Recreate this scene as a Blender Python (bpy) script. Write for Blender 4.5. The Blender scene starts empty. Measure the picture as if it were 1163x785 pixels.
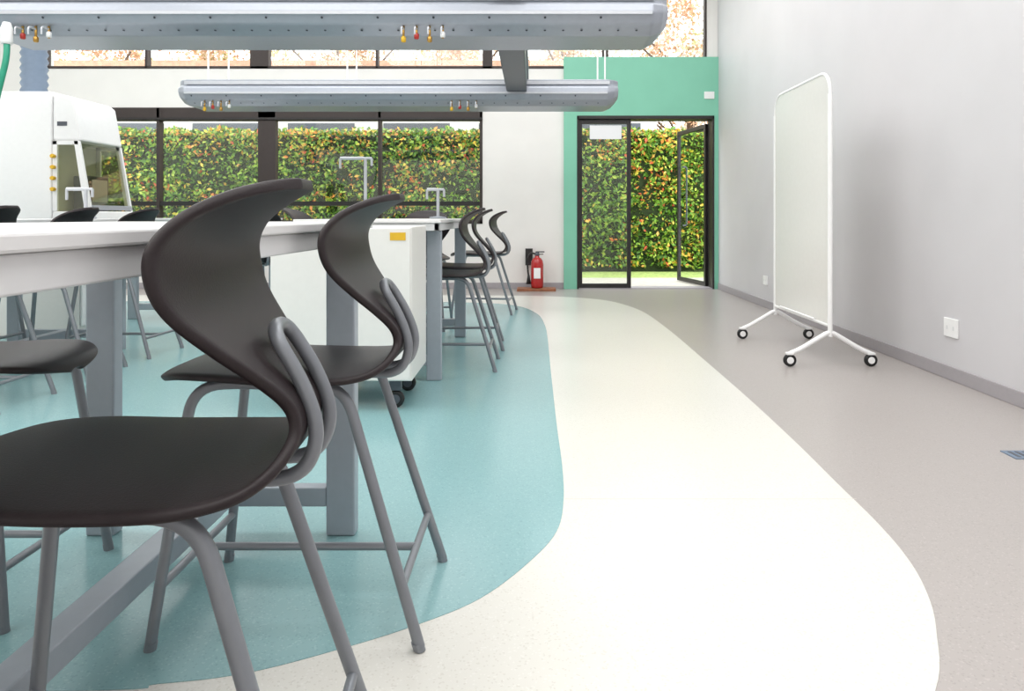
import bpy, bmesh, math, random
from mathutils import Vector, Matrix
random.seed(7)
S=bpy.context.scene
COL=S.collection

# ---------------------------------------------------------------- helpers
def srgb(r,g,b):
    f=lambda c:(c/255/12.92) if c/255<=.04045 else ((c/255+.055)/1.055)**2.4
    return (f(r),f(g),f(b),1)

def mat(name,col,rough=.5,metal=0,spec=.5,noise=0,scale=30,bump=0,coat=0,detail=4,alpha=1):
    m=bpy.data.materials.new(name); m.use_nodes=True
    nt=m.node_tree; b=nt.nodes['Principled BSDF']
    b.inputs['Roughness'].default_value=rough
    b.inputs['Metallic'].default_value=metal
    b.inputs['Specular IOR Level'].default_value=spec
    b.inputs['Coat Weight'].default_value=coat
    b.inputs['Alpha'].default_value=alpha
    tc=nt.nodes.new('ShaderNodeTexCoord'); n=nt.nodes.new('ShaderNodeTexNoise')
    n.inputs['Scale'].default_value=scale; n.inputs['Detail'].default_value=detail
    nt.links.new(tc.outputs['Object'],n.inputs['Vector'])
    r=nt.nodes.new('ShaderNodeValToRGB')
    k=noise
    r.color_ramp.elements[0].position=.35; r.color_ramp.elements[1].position=.65
    r.color_ramp.elements[0].color=(col[0]*(1-k),col[1]*(1-k),col[2]*(1-k),1)
    r.color_ramp.elements[1].color=(min(1,col[0]*(1+k)),min(1,col[1]*(1+k)),min(1,col[2]*(1+k)),1)
    nt.links.new(n.outputs['Fac'],r.inputs['Fac']); nt.links.new(r.outputs['Color'],b.inputs['Base Color'])
    if bump:
        bp=nt.nodes.new('ShaderNodeBump'); bp.inputs['Strength'].default_value=bump; bp.inputs['Distance'].default_value=.002
        nt.links.new(n.outputs['Fac'],bp.inputs['Height']); nt.links.new(bp.outputs['Normal'],b.inputs['Normal'])
    return m

def glassmat(name,tint=(1,1,1,1),refl=.08,rough=.02):
    m=bpy.data.materials.new(name); m.use_nodes=True; nt=m.node_tree
    for n in list(nt.nodes): nt.nodes.remove(n)
    o=nt.nodes.new('ShaderNodeOutputMaterial'); mx=nt.nodes.new('ShaderNodeMixShader')
    t=nt.nodes.new('ShaderNodeBsdfTransparent'); g=nt.nodes.new('ShaderNodeBsdfGlossy')
    t.inputs['Color'].default_value=tint; g.inputs['Roughness'].default_value=rough
    mx.inputs['Fac'].default_value=refl
    nt.links.new(t.outputs[0],mx.inputs[1]); nt.links.new(g.outputs[0],mx.inputs[2]); nt.links.new(mx.outputs[0],o.inputs['Surface'])
    return m

def speckle_floor(name,base,dark,light,rough):
    m=bpy.data.materials.new(name); m.use_nodes=True; nt=m.node_tree; b=nt.nodes['Principled BSDF']
    tc=nt.nodes.new('ShaderNodeTexCoord')
    v=nt.nodes.new('ShaderNodeTexVoronoi'); v.voronoi_dimensions='2D'; v.inputs['Scale'].default_value=240
    nt.links.new(tc.outputs['Object'],v.inputs['Vector'])
    r=nt.nodes.new('ShaderNodeValToRGB'); cr=r.color_ramp
    cr.interpolation='CONSTANT'
    cr.elements[0].position=0; cr.elements[0].color=dark
    cr.elements[1].position=.06; cr.elements[1].color=base
    e=cr.elements.new(.94); e.color=light
    sp=nt.nodes.new('ShaderNodeSeparateColor'); nt.links.new(v.outputs['Color'],sp.inputs[0])
    nt.links.new(sp.outputs[0],r.inputs['Fac'])
    n=nt.nodes.new('ShaderNodeTexNoise'); n.inputs['Scale'].default_value=.8; n.inputs['Detail'].default_value=2
    nt.links.new(tc.outputs['Object'],n.inputs['Vector'])
    mr=nt.nodes.new('ShaderNodeMapRange'); mr.inputs['From Min'].default_value=.3; mr.inputs['From Max'].default_value=.7
    mr.inputs['To Min'].default_value=.985; mr.inputs['To Max'].default_value=1.01
    nt.links.new(n.outputs['Fac'],mr.inputs['Value'])
    mm=nt.nodes.new('ShaderNodeVectorMath'); mm.operation='SCALE'
    nt.links.new(r.outputs['Color'],mm.inputs[0]); nt.links.new(mr.outputs[0],mm.inputs['Scale'])
    nt.links.new(mm.outputs[0],b.inputs['Base Color'])
    b.inputs['Roughness'].default_value=rough
    b.inputs['Specular IOR Level'].default_value=.5
    return m

def link(o,parent=None):
    COL.objects.link(o)
    if parent: o.parent=parent
    return o
def empty(name,loc=(0,0,0),rz=0):
    e=bpy.data.objects.new(name,None); e.location=loc; e.rotation_euler=(0,0,rz); e.empty_display_size=.1
    return link(e)
def meshobj(name,verts,faces,m,parent=None,smooth=False):
    me=bpy.data.meshes.new(name); me.from_pydata(verts,[],faces); me.update()
    if m: me.materials.append(m)
    if smooth:
        for p in me.polygons: p.use_smooth=True
    return link(bpy.data.objects.new(name,me),parent)
def boxes(name,lst,m,parent=None,bev=0):
    V=[];F=[]
    for (x0,x1,y0,y1,z0,z1) in lst:
        b=len(V)
        V+=[(x0,y0,z0),(x1,y0,z0),(x1,y1,z0),(x0,y1,z0),(x0,y0,z1),(x1,y0,z1),(x1,y1,z1),(x0,y1,z1)]
        F+=[(b,b+3,b+2,b+1),(b+4,b+5,b+6,b+7),(b,b+1,b+5,b+4),(b+1,b+2,b+6,b+5),(b+2,b+3,b+7,b+6),(b+3,b,b+4,b+7)]
    o=meshobj(name,V,F,m,parent)
    if bev:
        md=o.modifiers.new('bevel','BEVEL'); md.width=bev; md.segments=2; md.limit_method='ANGLE'
    return o
def box(name,x0,x1,y0,y1,z0,z1,m,parent=None,bev=0):
    return boxes(name,[(x0,x1,y0,y1,z0,z1)],m,parent,bev)
def tubes(name,paths,r,m,parent=None,cyclic=False,res=4):
    cu=bpy.data.curves.new(name,'CURVE'); cu.dimensions='3D'; cu.bevel_depth=r; cu.bevel_resolution=res; cu.use_fill_caps=True
    for p in paths:
        s=cu.splines.new('POLY'); s.points.add(len(p)-1)
        for i,q in enumerate(p): s.points[i].co=(q[0],q[1],q[2],1)
        s.use_cyclic_u=cyclic; s.use_smooth=True
    cu.materials.append(m)
    return link(bpy.data.objects.new(name,cu),parent)
def fillet(pts,r,n=8):
    pts=[Vector(p) for p in pts]; out=[pts[0]]
    for i in range(1,len(pts)-1):
        a,b,c=pts[i-1],pts[i],pts[i+1]
        d1=min(r,(a-b).length*.49); d2=min(r,(c-b).length*.49)
        p=b+(a-b).normalized()*d1; q=b+(c-b).normalized()*d2
        for k in range(n+1):
            t=k/n; out.append(p*(1-t)**2+b*2*t*(1-t)+q*t*t)
    out.append(pts[-1]); return out
def catmull(P,n):
    P=[Vector(p) for p in P]; out=[]
    for i in range(len(P)-1):
        p0=P[max(i-1,0)];p1=P[i];p2=P[i+1];p3=P[min(i+2,len(P)-1)]
        for k in range(n):
            t=k/n
            out.append(.5*((2*p1)+(p2-p0)*t+(2*p0-5*p1+4*p2-p3)*t*t+(3*p1-p0-3*p2+p3)*t**3))
    out.append(P[-1]); return out
def lathe(name,prof,m,parent=None,loc=(0,0,0),segs=24,axis='Z'):
    V=[];F=[]
    for r,z in prof:
        for k in range(segs):
            a=2*math.pi*k/segs; p=(r*math.cos(a),r*math.sin(a),z)
            if axis=='X': p=(p[2],p[0],p[1])
            if axis=='Y': p=(p[0],p[2],p[1])
            V.append((p[0]+loc[0],p[1]+loc[1],p[2]+loc[2]))
    for i in range(len(prof)-1):
        for k in range(segs):
            k2=(k+1)%segs
            F.append((i*segs+k,i*segs+k2,(i+1)*segs+k2,(i+1)*segs+k))
    F.append(tuple(range(segs))[::-1]); F.append(tuple((len(prof)-1)*segs+k for k in range(segs)))
    o=meshobj(name,V,F,m,parent)
    bm=bmesh.new(); bm.from_mesh(o.data); bmesh.ops.recalc_face_normals(bm,faces=bm.faces); bm.to_mesh(o.data); bm.free()
    for p in o.data.polygons: p.use_smooth=len(p.vertices)==4
    return o
def inst(src_children,name,loc,rz):
    e=empty(name,loc,rz)
    for o in src_children:
        c=o.copy(); c.parent=e; COL.objects.link(c)
    return e

# ---------------------------------------------------------------- materials
M_wallR=mat('paint_lilac_grey',srgb(207,205,208),.55,noise=.02,scale=2.0,bump=.05)
M_wallW=mat('paint_warm_white',srgb(233,231,228),.6,noise=.015,scale=3)
M_green=mat('paint_mint_green',srgb(128,195,170),.55,noise=.02,scale=3)
M_ceil=mat('paint_ceiling',srgb(240,240,238),.8,noise=.01)
M_fgrey=speckle_floor('vinyl_mauve_grey',srgb(168,162,159),srgb(158,152,149),srgb(177,171,168),.30)
M_fwhite=speckle_floor('vinyl_cream_white',srgb(218,216,209),srgb(208,205,197),srgb(224,222,216),.28)
M_fteal=speckle_floor('vinyl_teal',srgb(136,175,178),srgb(127,166,169),srgb(147,185,187),.22)
M_skirt=mat('vinyl_skirting',srgb(164,159,163),.5,noise=.02)
M_frame=mat('aluminium_black_frame',srgb(34,31,31),.4,noise=.05)
M_brown=mat('dark_brown_panel',srgb(52,42,40),.5,noise=.05)
M_glass=glassmat('window_glass',(.97,.98,.97,1),.05)
M_shell=mat('plastic_charcoal',srgb(40,32,34),.45,spec=.34,noise=.04,scale=300,bump=.2)
M_tube=mat('steel_powder_grey',srgb(130,134,140),.35,metal=.3,noise=.02)
M_tleg=mat('steel_light_grey',srgb(166,173,182),.4,metal=.1,noise=.02)
M_top=mat('laminate_white',srgb(226,226,226),.3,noise=.01)
M_apron=mat('apron_pale_grey',srgb(222,223,224),.4,noise=.01)
M_cab=mat('cabinet_white',srgb(234,232,228),.4,noise=.01)
M_silver=mat('service_beam_silver',srgb(160,165,175),.36,metal=.3,noise=.02)
M_silver2=mat('service_beam_trim',srgb(200,203,209),.3,metal=.3,noise=.02)
M_dgrey=mat('dark_grey_steel',srgb(84,88,96),.4,metal=.3,noise=.03)
M_hole=mat('vent_hole_dark',srgb(60,64,72),.7,noise=.03)
M_black=mat('rubber_black',srgb(24,24,25),.5,noise=.05)
M_white=mat('powder_white',srgb(240,240,240),.35,noise=.01)
M_board=mat('frosted_glass_board',srgb(240,239,234),.16,noise=.01,alpha=.80)
M_red=mat('enamel_red',srgb(176,24,26),.25,noise=.03,coat=.4)
M_yel=mat('plastic_yellow',srgb(226,180,40),.4,noise=.02)
M_redp=mat('plastic_red',srgb(180,50,44),.4,noise=.02)
M_hose=mat('hose_green',srgb(40,150,120),.4,noise=.03)
M_duct=mat('duct_blue_grey',srgb(120,136,156),.45,metal=.2,noise=.03)
M_wood=mat('wood_board',srgb(150,96,66),.5,noise=.15,scale=14)
M_brass=mat('brass',srgb(190,150,80),.3,metal=.9,noise=.02)
M_grass=mat('grass',srgb(170,190,110),.9,noise=.3,scale=20,bump=.6)
M_hedge_inner=mat('hedge_inner',srgb(38,52,20),.9,noise=.3)  # dark green backing that darkens the gaps between leaves
M_bld=mat('outside_render',srgb(222,218,212),.8,noise=.05,scale=3)
M_brick=mat('outside_brick',srgb(196,150,126),.85,noise=.15,scale=9)
M_bark=mat('bark',srgb(96,76,60),.9,noise=.3,scale=12)
M_conc=mat('concrete_paving',srgb(196,190,180),.8,noise=.08,scale=12)
M_tint=glassmat('sash_glass_tinted',(.80,.81,.70,1),.08)
M_inner=mat('cabinet_interior_grey',srgb(190,190,176),.5,noise=.02)

def leafmat(name):
    m=bpy.data.materials.new(name); m.use_nodes=True; nt=m.node_tree; b=nt.nodes['Principled BSDF']
    a=nt.nodes.new('ShaderNodeAttribute'); a.attribute_name='leafcol'
    n=nt.nodes.new('ShaderNodeTexNoise'); n.inputs['Scale'].default_value=40
    mx=nt.nodes.new('ShaderNodeMixRGB'); mx.blend_type='MULTIPLY'; mx.inputs[0].default_value=.15
    nt.links.new(a.outputs['Color'],mx.inputs[1]); nt.links.new(n.outputs['Color'],mx.inputs[2])
    nt.links.new(mx.outputs[0],b.inputs['Base Color']); b.inputs['Roughness'].default_value=.5
    return m
M_leaf=leafmat('leaf_varied')

# ---------------------------------------------------------------- room shell
XL,XR,YB,YF,H=-8.0,2.56,-3.0,9.76,4.9
ZF=.0032
floor=box('floor',XL-.2,XR+.2,YB-.2,YF+.2,-.12,0,M_fgrey)
wo=[(-7.99,8.95),(-3,8.95),(-.9,8.93),(-.17,8.89),(.385,8.76),(.80,8.48),(1.02,8.05),(1.16,7.34),(1.2,6.2),(1.195,4.88),(1.185,3.88),(1.165,3.15),(1.14,2.63),(1.122,2.27),(1.09,2.03),(1.037,1.843),(.968,1.688),(.848,1.484),(.6,1.24),(.2,1.05),(-1,.92),(-3,.9),(-7.99,.9)]
te=[(-7.99,8.3),(-3,8.3),(-1.4,8.27),(-.5,8.1),(-.14,7.8),(.05,7.2),(.11,6.5),(.122,5.76),(.117,4.6),(.115,3.42),(.118,2.82),(.108,2.47),(.075,2.23),(-.013,2.03),(-.138,1.84),(-.29,1.717),(-.455,1.62),(-.626,1.54),(-.8,1.504),(-1.05,1.48),(-3,1.46),(-7.99,1.46)]
def slab(name,pts,z1,m,parent):
    P=catmull([(p[0],p[1],0) for p in pts],6)
    bm=bmesh.new(); vs=[bm.verts.new((p.x,p.y,z1)) for p in P]
    f=bm.faces.new(vs)
    bm.normal_update()
    if f.normal.z<0: f.normal_flip()
    n=len(P); lo=[bm.verts.new((p.x,p.y,-.001)) for p in P]
    for k in range(n): bm.faces.new((vs[k],lo[k],lo[(k+1)%n],vs[(k+1)%n]))
    bmesh.ops.triangulate(bm,faces=[f])
    me=bpy.data.meshes.new(name); bm.to_mesh(me); bm.free(); me.materials.append(m)
    return link(bpy.data.objects.new(name,me),parent)
slab('vinyl_inlay_cream',wo,.0015,M_fwhite,floor)
slab('vinyl_inlay_teal',te,.003,M_fteal,floor)
boxes('vinyl_weld_seams',[(.113,1.145,2.489,2.492,.0015,.002)],mat('weld_seam',srgb(208,204,196),.5),floor)
box('ceiling',XL-.2,XR+.2,YB-.2,YF+.2,H,H+.15,M_ceil)
box('wall_right',XR,XR+.2,YB-.2,YF+.2,0,H,M_wallR)
box('wall_left',XL-.2,XL,YB-.2,YF+.2,0,H,M_wallW)
box('wall_back',XL,XR,YB-.2,YB,0,H,M_wallW)
WX0,WX1,WZ0,WZ1=-6.65,-.695,.9,2.51
CX0,CX1,CZ0,CZ1=-6.77,2.41,3.05,4.45
boxes('wall_front',[
 (XL,.43,YF,YF+.2,0,WZ0),
 (XL,WX0,YF,YF+.2,WZ0,WZ1),(WX1,.43,YF,YF+.2,WZ0,WZ1),
 (XL,.43,YF,YF+.2,WZ1,CZ0),
 (XL,CX0,YF,YF+.2,CZ0,CZ1),(CX1,XR,YF,YF+.2,CZ0+.16,CZ1),
 (XL,XR,YF,YF+.2,CZ1,H)],M_wallW)
boxes('wall_door_surround',[(.43,.61,YF-.06,YF+.2,0,3.2),(2.5,XR-.001,YF-.06,YF+.2,0,3.2),(.61,2.5,YF-.06,YF+.2,2.39,3.2)],M_green)
box('baseboard_right',XR-.012,XR,YB,YF-.06,0,.085,M_skirt,bev=.004)
box('baseboard_front',XL,.43,YF-.012,YF,0,.085,M_skirt,bev=.004)
box('baseboard_left',XL,XL+.012,YB,YF,0,.085,M_skirt,bev=.004)
w=empty('window_1')
P=lambda px:(px-605)/82.
fr=[]
fy0,fy1=YF-.01,YF+.10
fr+=[(WX0,WX1,fy0,fy1,2.33,WZ1)]
fr+=[(WX0,WX1,fy0,fy1,WZ0,WZ0+.05)]
fr+=[(P(293),P(313),fy0,fy1,WZ0,WZ1)]
fr+=[(WX0,WX0+.05,fy0,fy1,WZ0,WZ1),(WX1-.04,WX1,fy0,fy1,WZ0,WZ1)]
for a in (179.5,431): fr+=[(P(a)-.022,P(a)+.022,fy0,fy1,WZ0,WZ1)]
boxes('window_frame',fr,M_brown,w,bev=.004)
boxes('window_rail',[(WX0,WX1,YF+.0,YF+.09,1.15,1.21)],M_frame,w)
boxes('window_head_track',[(WX0,WX1,YF-.03,YF-.01,2.34,2.37)],M_frame,w)
box('glass',WX0,WX1,YF+.05,YF+.056,WZ0,WZ1,M_glass,w)
w=empty('window_2')
fr=[(CX0,CX1,fy0,fy1,CZ0,CZ0+.035),(CX0,CX1,fy0,fy1,CZ1-.04,CZ1),(CX0,CX0+.03,fy0,fy1,CZ0,CZ1),(CX1-.03,CX1,fy0,fy1,CZ0,CZ1)]
for a in (166,428): fr+=[(P(a)-.017,P(a)+.017,fy0,fy1,CZ0,CZ1)]
for a,b in ((284,305),(548,559),(684,691)): fr+=[(P(a),P(b),fy0,fy1,CZ0,CZ1)]
boxes('window_frame',fr,M_brown,w,bev=.003)
box('glass',CX0,CX1,YF+.05,YF+.056,CZ0,CZ1,M_glass,w)

def framed_leaf(name,W,Hh,parent_loc,rz,stile=.055):
    e=empty(name,parent_loc,rz)
    boxes('leaf_frame',[(0,stile,-.022,.022,0,Hh),(W-stile,W,-.022,.022,0,Hh),(stile,W-stile,-.022,.022,Hh-.06,Hh),(stile,W-stile,-.022,.022,0,.06)],M_frame,e,bev=.003)
    box('leaf_glass',stile,W-stile,-.004,.004,.06,Hh-.06,M_glass,e)
    return e
d1=framed_leaf('door_1',.73,2.33,(.63,YF+.0,.012),0)
d2=framed_leaf('door_2',1.02,2.30,(2.46,YF+.20,.012),math.radians(101))
tubes('pull_handle',[fillet([(.90,-.025,.85),(.90,-.085,.85),(.90,-.085,1.75),(.90,-.025,1.75)],.03)],.013,M_dgrey,d2)
box('door_closer',.10,.42,-.07,-.022,2.22,2.28,M_dgrey,d2,bev=.006)
box('note',.16,.60,-.0075,-.005,2.06,2.25,mat('paper_white',srgb(235,236,238),.6),d1)
boxes('trim_1',[(.61,.635,YF-.07,YF+.21,0,2.39),(2.475,2.5,YF-.07,YF+.21,0,2.39),(.61,2.5,YF-.07,YF+.21,2.345,2.39)],M_frame,bev=.003)
box('trim_2',.61,2.5,YF-.05,YF+.25,.0005,.012,M_skirt)

# ---------------------------------------------------------------- outside
box('lawn',-16,12,YF+.2,16.8,-.15,-.02,M_grass)
box('paving_path',-16,12,YF+.25,11.5,-.02,.0,M_conc)
box('street_ground',-16,12,16.8,26,-.15,-.03,M_conc)
def leafcloud(name,pts,cols,size,parent,bias=None):
    V=[];F=[];C=[]
    for (x,y,z),c in zip(pts,cols):
        s=size*random.uniform(.6,1.25)
        n=Vector((random.gauss(0,.6),random.gauss(0,.6)-(bias or 0),random.gauss(.35,.6)))
        if n.length<1e-3: n=Vector((0,-1,0))
        n.normalize()
        a=n.orthogonal().normalized(); a=Matrix.Rotation(random.uniform(0,6.28),3,n)@a
        bb=n.cross(a); p=Vector((x,y,z)); k=len(V)
        V+=[p-a*s*.5,p+bb*s*.28+n*s*.06,p+a*s*.5,p-bb*s*.28+n*s*.06]
        F.append((k,k+1,k+2,k+3)); C+=[c]*4
    me=bpy.data.meshes.new(name); me.from_pydata([tuple(v) for v in V],[],F)
    at=me.color_attributes.new('leafcol','FLOAT_COLOR','POINT')
    flat=[x for c in C for x in c]; at.data.foreach_set('color',flat)
    me.materials.append(M_leaf); me.update()
    return link(bpy.data.objects.new(name,me),parent)
hedge=empty('hedge')
box('hedge_core',-12,7,13.05,13.7,-.02,2.5,M_hedge_inner,hedge)
pal=[srgb(98,146,38),srgb(124,168,48),srgb(72,114,32),srgb(154,188,64),srgb(182,202,80),srgb(90,134,40)]
warm=[srgb(240,190,70),srgb(234,150,66),srgb(216,100,60),srgb(248,218,96),srgb(230,180,90),srgb(224,208,76)]
from mathutils import noise as mn
pts=[];cols=[]
for i in range(60000):
    x=random.uniform(-12,7); z=random.uniform(0.06,2.58)
    nn=mn.noise(Vector((x*1.6,0,z*1.6)))*.12+mn.noise(Vector((x*5,3,z*5)))*.08
    y=12.98+nn+random.uniform(-.03,.14)
    wv=mn.noise(Vector((x*1.1,7,z*1.4)))+.6*mn.noise(Vector((x*4,2,z*4)))
    pw=.19+.45*wv
    pts.append((x,y,z)); cols.append(random.choice(warm) if random.random()<pw else random.choice(pal))
for i in range(9000):
    x=random.uniform(-12,7); pts.append((x,random.uniform(12.95,13.8),2.5+random.uniform(-.02,.14)+.06*mn.noise(Vector((x*2,0,0))))); cols.append(random.choice(pal+warm[:2]))
leafcloud('hedge_leaves',pts,cols,.092,hedge,bias=.4)
bl=empty('neighbouring_building')
box('building_wall',-12,3,17,17.3,-.03,3.7,M_bld,bl)
boxes('building_windows',[(x,x+1.6,16.97,17.0,2.5,3.25) for x in (-10.5,-8.2,-5.9,-3.6,-1.3,1.0)],M_dgrey,bl)
box('building_brick_parapet',-12,3,16.9,17.4,3.7,4.75,M_brick,bl)
pp=[srgb(224,190,160),srgb(234,208,180),srgb(216,170,134),srgb(238,218,200),srgb(190,186,120),srgb(210,160,120)]
def tree(x,y,h,seed):
    random.seed(seed); e=empty('autumn_tree',(x,y,-.03))
    tubes('trunk',[[(0,0,0),(.05,0,h*.35),(-.05,.05,h*.7)]],.13,M_bark,e)
    br=[]
    for k in range(14):
        a=random.uniform(0,6.28); z0=h*random.uniform(.3,.65); L=random.uniform(.8,1.9)
        br.append([(0,0,z0),(math.cos(a)*L*.5,math.sin(a)*L*.4,z0+.5*L),(math.cos(a)*L,math.sin(a)*L*.8,z0+L*.95)])
    tubes('branches',br,.03,M_bark,e,res=2)
    pts=[];cols=[]
    for k in range(54):
        a=random.uniform(0,6.28); r=random.uniform(0,2.0); cx,cy,cz=math.cos(a)*r,math.sin(a)*r*.8,h*random.uniform(.42,1.0)
        q=random.uniform(.35,.65); c0=random.choice(pp)
        for j in range(120):
            pts.append((cx+random.gauss(0,q*.5),cy+random.gauss(0,q*.5),cz+random.gauss(0,q*.5)))
            cols.append(c0 if random.random()<.6 else random.choice(pp))
    leafcloud('foliage',pts,cols,.14,e)
for i,(x,h) in enumerate(((-12,6.8),(-8.8,6.5),(-5.4,6.8),(-2.2,6.6),(1.2,6.8),(4.4,7.6))): tree(x,19.6,h,20+i)
random.seed(3)

# ---------------------------------------------------------------- lab stool
def build_chair(name,loc,rz):
    e=empty(name,loc,rz)
    R=[(-.345,.588,.02,0),(-.338,.602,.09,0),(-.315,.616,.145,0),(-.26,.627,.19,0),(-.17,.628,.214,0),(-.05,.622,.222,0),(.07,.62,.222,0),
       (.14,.622,.208,0),(.19,.630,.18,0),(.222,.65,.138,0),(.235,.682,.10,0),(.225,.72,.098,.0),(.190,.765,.128,.0),(.145,.815,.172,.0),
       (.110,.865,.210,.005),(.097,.91,.226,.01),(.105,.955,.220,.02),(.136,.995,.192,.025),(.178,1.025,.150,.02),(.212,1.042,.095,.01),(.232,1.048,.035,0)]
    rows=[]
    def cm(a,b,c,d,t): return .5*(2*b+(c-a)*t+(2*a-5*b+4*c-d)*t*t+(3*b-a-3*c+d)*t**3)
    n=4
    for i in range(len(R)-1):
        p0=R[max(i-1,0)];p1=R[i];p2=R[i+1];p3=R[min(i+2,len(R)-1)]
        for k in range(n): rows.append([cm(p0[j],p1[j],p2[j],p3[j],k/n) for j in range(4)])
    rows.append(list(R[-1]))
    NU=16; V=[];F=[]
    for x,z,wd,wing in rows:
        seat=max(0,min(1,(.66-z)/.04))
        for k in range(NU+1):
            u=-1+2*k/NU; u=math.sin(u*math.pi/2)*.35+u*.65
            V.append((x-wing*u*u, wd*u, z-.008*seat*abs(u)**4))
    for i in range(len(rows)-1):
        for k in range(NU):
            a=i*(NU+1)+k; F.append((a,a+1,a+NU+2,a+NU+1))
    sh=meshobj('seat_shell',V,F,M_shell,e,smooth=True)
    s=sh.modifiers.new('thick','SOLIDIFY'); s.thickness=.018; s.offset=0
    s=sh.modifiers.new('sub','SUBSURF'); s.levels=1; s.render_levels=1
    tr=.013; legs=[]
    for q in (1,-1):
        legs.append(fillet([(-.16,.145*q,.597),(.125,.165*q,.597),(.31,.21*q,.006)],.07))
        legs.append(fillet([(.06,.12*q,.597),(-.235,.16*q,.597),(-.31,.21*q,.006)],.07))
    tubes('leg_frame',legs,tr,M_tube,e)
    tubes('stretchers',[[(.268,-.20,.14),(.268,.20,.14)],[(-.292,-.20,.14),(-.292,.20,.14)],[(-.292,0,.14),(.268,0,.14)]],.010,M_tube,e)
    hp=fillet([(.02,.050,.60),(.235,.050,.60),(.262,.050,.665),(.238,.048,.74),(.186,.043,.826),(.186,-.043,.826),(.238,-.048,.74),(.262,-.050,.665),(.235,-.050,.60),(.02,-.050,.60)],.043)
    tubes('back_support_hoop',[hp],.0115,M_tube,e)
    V=[];F=[]
    for sx,sy in ((.31,.21),(.31,-.21),(-.31,.21),(-.31,-.21)):
        b=len(V); sg=12
        for z,r in ((0,.014),(.018,.014)):
            for k in range(sg):
                a=6.2832*k/sg; V.append((sx+(-.006 if sx>0 else .003)*(z>0)+r*math.cos(a),sy+r*math.sin(a),z))
        for k in range(sg): F.append((b+k,b+(k+1)%sg,b+sg+(k+1)%sg,b+sg+k))
        F.append(tuple(b+k for k in range(sg))[::-1]); F.append(tuple(b+sg+k for k in range(sg)))
    meshobj('foot_glides',V,F,M_tube,e)
    return e
c0=build_chair('lab_stool',(-.588,1.10,ZF),.08)
ch=list(c0.children)
PI=math.pi
for x,y,rz in [(-.57,1.83,0),(-.55,4.72,0),(-.54,5.42,.05),(-.5,7.35,-.1),
               (-1.58,1.90,PI),(-1.62,1.15,PI),(-.98,6.40,PI/2),
               (-3.0,4.45,.05),(-2.98,5.15,-.05),(-4.05,4.3,PI),(-4.05,5.0,PI),(-1.5,4.9,PI),
               (-3.0,3.75,0),(-3.1,7.1,.2),(-2.35,5.9,-.9)]:
    inst(ch,'lab_stool',(x,y,ZF),rz)

# ---------------------------------------------------------------- tables
def table(loc,W,L,name='lab_table',zt=.98):
    e=empty(name,(loc[0],loc[1],ZF)); hw=W/2
    box('table_top',-hw,hw,0,L,zt-.022,zt,M_top,e,bev=.004)
    a=.012
    boxes('apron',[(-hw+a,-hw+a+.03,a,L-a,zt-.068,zt-.023),(hw-a-.03,hw-a,a,L-a,zt-.068,zt-.023),(-hw+a,hw-a,a,a+.03,zt-.068,zt-.023),(-hw+a,hw-a,L-a-.03,L-a,zt-.068,zt-.023)],M_apron,e,bev=.003)
    t=.045; lx=hw-.015-t
    ll=[]
    for y in (.16,L-.16):
        for s in (-1,1): ll.append((s*lx-t,s*lx+t,y-.025,y+.025,0,zt-.069))
    boxes('legs',ll,M_tleg,e,bev=.006)
    boxes('low_rails',[(-lx+t,lx-t,.16-.022,.16+.022,.09,.15),(-lx+t,lx-t,L-.16-.022,L-.16+.022,.09,.15),(-.035,.035,.182,L-.182,.09,.15)],M_tleg,e,bev=.004)
    return e
table((-.975,.3),.87,2.08)
table((-.975,4.14),.87,1.86)
table((-3.5,3.5),.90,1.95)
table((-3.5,6.7),.90,1.9)
table((-6.2,4.2),.90,1.9)

# mobile cabinet
e=empty('mobile_storage_cabinet',(-.985,3.62,ZF))
box('carcass',-.365,.365,0,.48,.15,.945,M_cab,e,bev=.006)
boxes('door_fronts',[(-.358,-.002,-.016,-.002,.158,.937),(.002,.358,-.016,-.002,.158,.937)],M_cab,e,bev=.003)
box('warning_label',.255,.335,-.019,-.0165,.875,.915,M_yel,e)
def caster(x,y,r,parent,m2,wy=0):
    lathe('caster_wheel',[(r*.8,-.014),(r,-.009),(r,.009),(r*.8,.014)],M_black,parent,(x,y,r),20,'Y' if wy else 'X')
    lathe('caster_hub',[(r*.5,-.018),(r*.55,-.016),(r*.55,.016),(r*.5,.018)],m2,parent,(x,y,r),16,'Y' if wy else 'X')
for x in (-.3,.27):
    for y in (.06,.42):
        caster(x,y,.045,e,M_dgrey,1)
        box('caster_fork',x-.03,x+.03,y-.024,y+.024,.092,.15,M_dgrey,e,bev=.004)

def stand(x,y,h,wd):
    e=empty('reflection_stand',(x,y,.98+ZF))  # made-up T stand, modelled in place of a likely window reflection
    lathe('base',[(.07,0),(.07,.012),(.02,.02)],M_silver,e)
    tubes('post',[fillet([(0,0,.01),(0,0,h),(-wd,0,h)],.02)],.013,M_silver2,e)
    tubes('drops',[[(-wd,0,h),(-wd,0,h-.08)],[(0,0,h),(.05,0,h)],[(.05,0,h),(.05,0,h-.06)]],.010,M_silver2,e)
    return e
stand(-1.33,5.6,.48,.2); stand(-.78,5.8,.24,.09); stand(-3.3,5.2,.22,.14)

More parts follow.
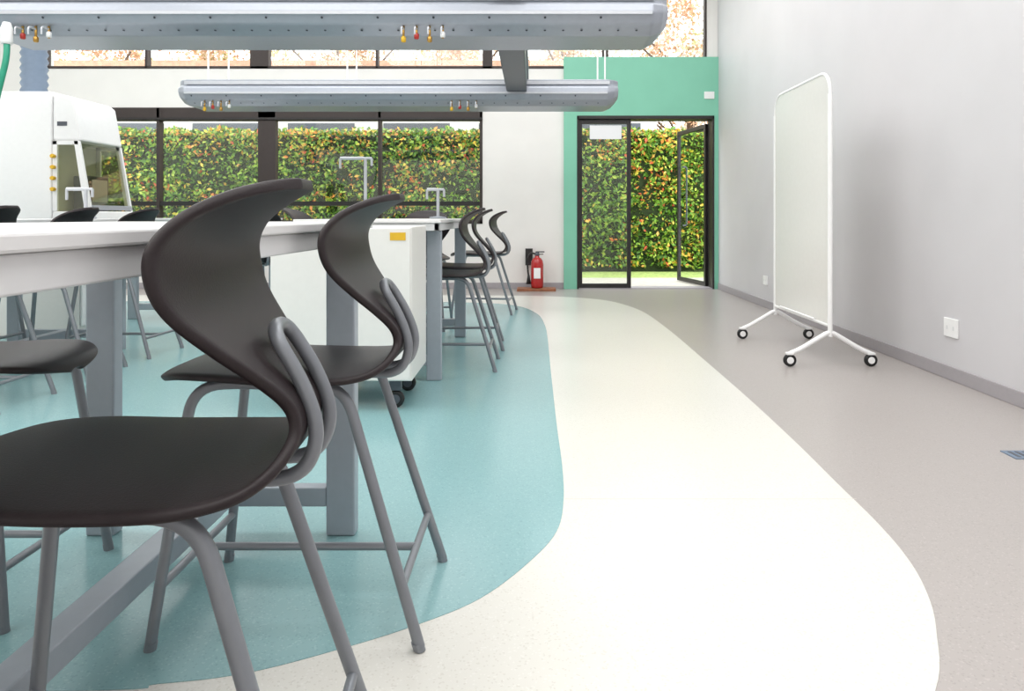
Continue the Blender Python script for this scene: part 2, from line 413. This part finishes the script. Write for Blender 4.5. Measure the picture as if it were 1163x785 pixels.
# ---------------------------------------------------------------- overhead service beams
def beam(Yc,z0):
    X0,X1=-3.72,.90
    e=empty('overhead_service_beam',((X0+X1)/2,Yc,z0)); L=(X1-X0)/2
    prof=[(-.20,0),(.20,0),(.31,.05),(.35,.12),(.33,.18),(.27,.205),(.27,.27),(-.27,.27),(-.27,.205),(-.33,.18),(-.35,.12),(-.31,.05)]
    sec=[(-L,.62),(-L+.05,.85),(-L+.12,1),(L-.12,1),(L-.05,.85),(L,.62)]
    V=[];F=[];n=len(prof)
    for x,s in sec:
        for y,z in prof: V.append((x,y*s,.22+(z-.22)*s if z<.22 else z))
    for i in range(len(sec)-1):
        for k in range(n):
            k2=(k+1)%n; F.append((i*n+k,(i+1)*n+k,(i+1)*n+k2,i*n+k2))
    F.append(tuple(range(n))); F.append(tuple((len(sec)-1)*n+k for k in range(n))[::-1])
    o=meshobj('beam_body',V,F,M_silver,e); 
    bm=bmesh.new(); bm.from_mesh(o.data); bmesh.ops.recalc_face_normals(bm,faces=bm.faces); bm.to_mesh(o.data); bm.free()
    md=o.modifiers.new('b','BEVEL'); md.width=.012; md.segments=3; md.limit_method='ANGLE'; md.angle_limit=.4
    boxes('beam_trim',[(-L+.1,L-.1,-.285,-.271,.215,.25),(-L+.1,L-.1,.271,.285,.215,.25),(-L+.13,L-.13,-.355,-.345,.105,.125)],M_silver2,e)
    V=[];F=[]
    nx=int((2*L-.4)/.12)
    for k in range(nx+1):
        x=-L+.2+k*.12
        for (y,z,ny,nz) in ((-.262,.026,-.41,-.91),(-.334,.088,-.87,-.5)):
            if z>.05 and k%3: continue
            N=Vector((0,ny,nz)).normalized(); A=Vector((1,0,0)); B=N.cross(A); c=Vector((x,y,z))+N*.004; b=len(V)
            for j in range(10):
                a=6.2832*j/10; V.append(tuple(c+A*math.cos(a)*.008+B*math.sin(a)*.008))
            F.append(tuple(range(b,b+10)))
    meshobj('vent_holes',V,F,M_hole,e)
    for gx in (-.84,-3.40):
        for j,(m,dz) in enumerate(((M_yel,.0),(M_redp,.02),(M_brass,.0),(M_white,.03))):
            x=gx+j*.085-(X0+X1)/2
            lathe('valve_stem',[(.008,-.02),(.008,.06)],M_brass,e,(x,-.30,-.02),12)
            lathe('valve_cap',[(.010,-.02),(.016,-.015),(.016,.012),(.008,.02)],m,e,(x,-.30,-.045+dz),14)
            tubes('valve_nozzle',[fillet([(x,-.30,.02),(x,-.37,.02),(x,-.37,-.03)],.02)],.006,M_silver2,e,res=2)
    rods=[]
    for x in (-3.5,-3.28,-2.0,-1.9,.70,.78):
        rods.append([(x-(X0+X1)/2,.0,.26),(x-(X0+X1)/2,.0,H-z0)])
    tubes('suspension_rods',rods,.009,M_white,e)
    return e
beam(4.88,2.198); beam(7.60,2.16)
e=empty('service_spine_duct',(-.165,6.24,2.30))
zt=2.198+.272-2.30
box('duct_link',-.105,.105,-1.36+.29,1.36-.29,-.01,zt,M_dgrey,e,bev=.01)
box('duct_top',-.12,.12,-1.75,1.75,zt,zt+.2,M_dgrey,e,bev=.01)
box('spacer',-.10,.10,1.16,1.56,zt-.037,zt,M_dgrey,e)
box('drop',-.105,.105,-1.2,-1.0,zt+.2,H-2.30,M_dgrey,e,bev=.01)
e=empty('green_gas_hose',(-3.36,4.5,2.20))
tubes('hose',[catmull([(0,0,-.06),(.01,-.02,-.2),(-.03,-.03,-.4),(-.10,0,-.6),(-.18,.05,-.8),(-.32,.1,-.98),(-.5,.2,-1.1)],10)],.018,M_hose,e)
lathe('coupling',[(.03,-.10),(.034,-.08),(.034,0),(.022,.04)],M_white,e)

# ---------------------------------------------------------------- fume cabinet
D=.62
e=empty('fume_cabinet',(-4.33,5.75,ZF))
box('bench_base',-.9,.62,0,D,0,.96,M_cab,e,bev=.008)
boxes('bench_doors',[(.622,.64,.02+.3*k,.30+.3*k,.1,.93) for k in (0,1)],M_white,e,bev=.004)
def prism(name,prof,y0,y1,m,parent,bev=.01):
    n=len(prof); V=[(x,y0,z) for x,z in prof]+[(x,y1,z) for x,z in prof]
    F=[tuple(range(n)),tuple(range(n,2*n))[::-1]]+[(k,n+k,n+(k+1)%n,(k+1)%n) for k in range(n)]
    o=meshobj(name,V,F,m,parent)
    bm=bmesh.new(); bm.from_mesh(o.data); bmesh.ops.recalc_face_normals(bm,faces=bm.faces); bm.to_mesh(o.data); bm.free()
    if bev:
        md=o.modifiers.new('b','BEVEL'); md.width=bev; md.segments=2; md.limit_method='ANGLE'
    return o
prism('rear_body',[(-.9,.965),(.40,.965),(.40,2.02),(-.9,2.02)],0,D,M_white,e)
prism('upper_housing',[(.401,1.62),(.63,1.62),(.57,1.95),(.52,1.99),(.401,1.99)],.015,D-.015,M_white,e,.015)
prism('work_base',[(.401,.965),(.78,.965),(.76,1.04),(.401,1.04)],.01,D-.01,M_white,e)
M_clear=glassmat('side_glass_clear',(.86,.87,.76,1),.06)
for nm,a,b in (('side_window_near',.015,.025),('side_window_far',D-.025,D-.015)):
    prism(nm,[(.401,1.041),(.71,1.041),(.61,1.619),(.401,1.619)],a,b,M_clear,e,0)
for nm,a,b in (('side_frame_near',.010,.035),('side_frame_far',D-.035,D-.010)):
    prism(nm+'_front',[(.665,1.041),(.72,1.041),(.62,1.619),(.575,1.619)],a,b,M_white,e,.003)
    prism(nm+'_rear',[(.401,1.041),(.44,1.041),(.44,1.619),(.401,1.619)],a,b,M_white,e,.003)
    prism(nm+'_head',[(.401,1.585),(.615,1.585),(.612,1.6195),(.401,1.6195)],a,b,M_white,e,.003)
box('interior_back',.402,.41,.046,D-.046,1.045,1.60,M_inner,e)
box('interior_instrument',.46,.60,.18,.45,1.042,1.34,M_dgrey,e,bev=.01)
box('instrument_screen',.601,.606,.21,.42,1.12,1.31,M_silver2,e)
prism('front_sash',[(.695,1.06),(.70,1.06),(.607,1.60),(.602,1.60)],.046,D-.046,M_tint,e,0)
prism('sash_rail',[(.69,1.05),(.73,1.05),(.72,1.09),(.685,1.09)],.03,D-.03,M_silver,e,.003)
box('rating_label',.44,.52,.011,.014,1.74,1.775,M_dgrey,e)
for z in (1.22,1.31,1.40,1.49): lathe('service_knob',[(.014,-.03),(.018,-.02),(.014,.014)],M_yel,e,(.42,0,z),14,'Y')
prof=[]
for k in range(44): prof.append((.105 if k%2 else .09,k*.032))
lathe('flexible_duct',[(.14,-.03),(.14,.0)]+prof+[(.1,44*.032),(.1,H-2.06)],M_duct,e,(.05,.3,2.04),24)

# ---------------------------------------------------------------- mobile whiteboard
e=empty('mobile_whiteboard',(1.985,4.70,0))
L=1.06; zb,zt=.27,1.975
def rr(y0,y1,z0,z1,rt,rb,n=12):
    out=[]
    for cy,cz,r,a0 in ((y1-rt,z1-rt,rt,0),(y0+rt,z1-rt,rt,90),(y0+rb,z0+rb,rb,180),(y1-rb,z0+rb,rb,270)):
        for k in range(n+1):
            a=math.radians(a0+90*k/n); out.append((cy+r*math.cos(a),cz+r*math.sin(a)))
    return out
o=rr(0,L,zb,zt,.14,.03); n=len(o)
V=[(-.006,y,z) for y,z in o]+[(.006,y,z) for y,z in o]
F=[tuple(range(n)),tuple(range(n,2*n))[::-1]]+[(k,n+k,n+(k+1)%n,(k+1)%n) for k in range(n)]
bd=meshobj('board_panel',V,F,M_board,e)
bm=bmesh.new(); bm.from_mesh(bd.data); bmesh.ops.recalc_face_normals(bm,faces=bm.faces); bm.to_mesh(bd.data); bm.free()
tubes('board_frame',[[(0,y,z) for y,z in o]],.012,M_white,e,cyclic=True)
tubes('posts',[[(0,y,.2),(0,y,1.82)] for y in (0,L)],.016,M_white,e)
lg=[]
for y in (0,L):
    lg+=[fillet([(-.27,y,.085),(-.20,y,.115),(0,y,.235),(.20,y,.115),(.27,y,.085)],.04)]
tubes('feet_frames',lg,.016,M_white,e)
tubes('pen_rail',[[(-.03,.2,zb+.02),(-.03,L-.2,zb+.02)]],.008,M_white,e)
for y in (0,L):
    for x in (-.27,.27):
        caster(x,y,.042,e,M_white,1)
        boxes('caster_yoke',[(x-.025,x+.025,y-.02,y+.02,.078,.094)],M_white,e,bev=.004)

# ---------------------------------------------------------------- fire extinguisher
e=empty('fire_extinguisher',(.06,9.52,0))
box('plinth',-.27,.25,-.12,.13,0,.035,M_wood,e,bev=.004)
lathe('cylinder',[(.07,.036),(.082,.05),(.085,.08),(.085,.36),(.078,.40),(.055,.435),(.03,.45),(.03,.47)],M_red,e)
lathe('valve_head',[(.028,.47),(.032,.48),(.03,.51),(.015,.52)],M_dgrey,e)
boxes('lever_handles',[(-.02,.10,-.012,.012,.515,.53),(-.02,.085,-.010,.010,.485,.497)],M_black,e,bev=.003)
tubes('hose',[catmull([(-.02,0,.495),(-.09,-.01,.50),(-.13,-.02,.42),(-.125,-.02,.28),(-.115,-.02,.2)],8)],.012,M_black,e)
lathe('horn',[(.014,0),(.02,-.04),(.034,-.12)],M_black,e,(-.115,-.02,.21))
box('label',-.045,.045,-.0885,-.083,.17,.31,M_white,e)
box('sign_box',-.16,-.06,.15,.20,.33,.56,M_black,e)

# ---------------------------------------------------------------- wall fittings
def outlet(name,x,y,z,w_,h_):
    e=empty(name,(x,y,z)); box('face_plate',-.012,0,-w_/2,w_/2,-h_/2,h_/2,M_white,e,bev=.004)
    boxes('sockets',[(-.0135,-.012,-w_*.28,-w_*.18,-.012,.012),(-.0135,-.012,w_*.18,w_*.28,-.012,.012)],M_apron,e)
outlet('wall_outlet',XR,4.30,.32,.14,.115)
outlet('wall_outlet',XR,7.73,.30,.13,.10)
outlet('wall_outlet',XR,6.2,.70,.1,.1)
e=empty('light_switch',(2.43,YF-.06,2.67))
box('plate',-.07,.07,-.012,0,-.05,.05,M_white,e,bev=.004); box('rocker',-.03,.03,-.017,-.012,-.02,.02,M_white,e)
e=empty('floor_access_grille',(2.10,2.95,0))
box('plate',-.11,.11,-.05,.05,0,.004,M_duct,e)
boxes('slots',[(-.09+.03*k,-.075+.03*k,-.035,.035,.004,.005) for k in range(7)],M_dgrey,e)

# ---------------------------------------------------------------- lights
def fill_panel(x,y,w_,l_,energy):  # unseen overhead panels, added and sized to light the room softly
    e=empty('added_fill_panel',(x,y,H))
    boxes('added_housing',[(-w_/2-.04,w_/2+.04,-l_/2-.04,-l_/2,-.06,0),(-w_/2-.04,w_/2+.04,l_/2,l_/2+.04,-.06,0),(-w_/2-.04,-w_/2,-l_/2,l_/2,-.06,0),(w_/2,w_/2+.04,-l_/2,l_/2,-.06,0)],M_white,e)
    ld=bpy.data.lights.new('fill_lamp','AREA'); ld.shape='RECTANGLE'; ld.size=w_; ld.size_y=l_; ld.energy=energy; ld.color=(1,.988,.975)
    lo=link(bpy.data.objects.new('fill_lamp',ld),e); lo.location=(0,0,-.05)
for x in (-5.6,-2.3,1.0):
    for y in (-.8,3.0,6.8): fill_panel(x,y,2.6,2.6,86)
wd=bpy.data.worlds.new('overcast_sky'); S.world=wd; wd.use_nodes=True
nt=wd.node_tree; bg=nt.nodes['Background']
bg.inputs['Color'].default_value=(.95,.98,1,1); bg.inputs['Strength'].default_value=3.8

# ---------------------------------------------------------------- camera
cd=bpy.data.cameras.new('camera'); cam=bpy.data.objects.new('camera',cd); COL.objects.link(cam)
cd.sensor_width=36; cd.lens=36*800/1163; cd.shift_x=-23.5/1163; cd.shift_y=-146.5/1163
cd.clip_start=.05; cam.location=(0,0,1); cam.rotation_euler=(math.radians(90),0,0)
S.camera=cam
S.view_settings.view_transform='Standard'
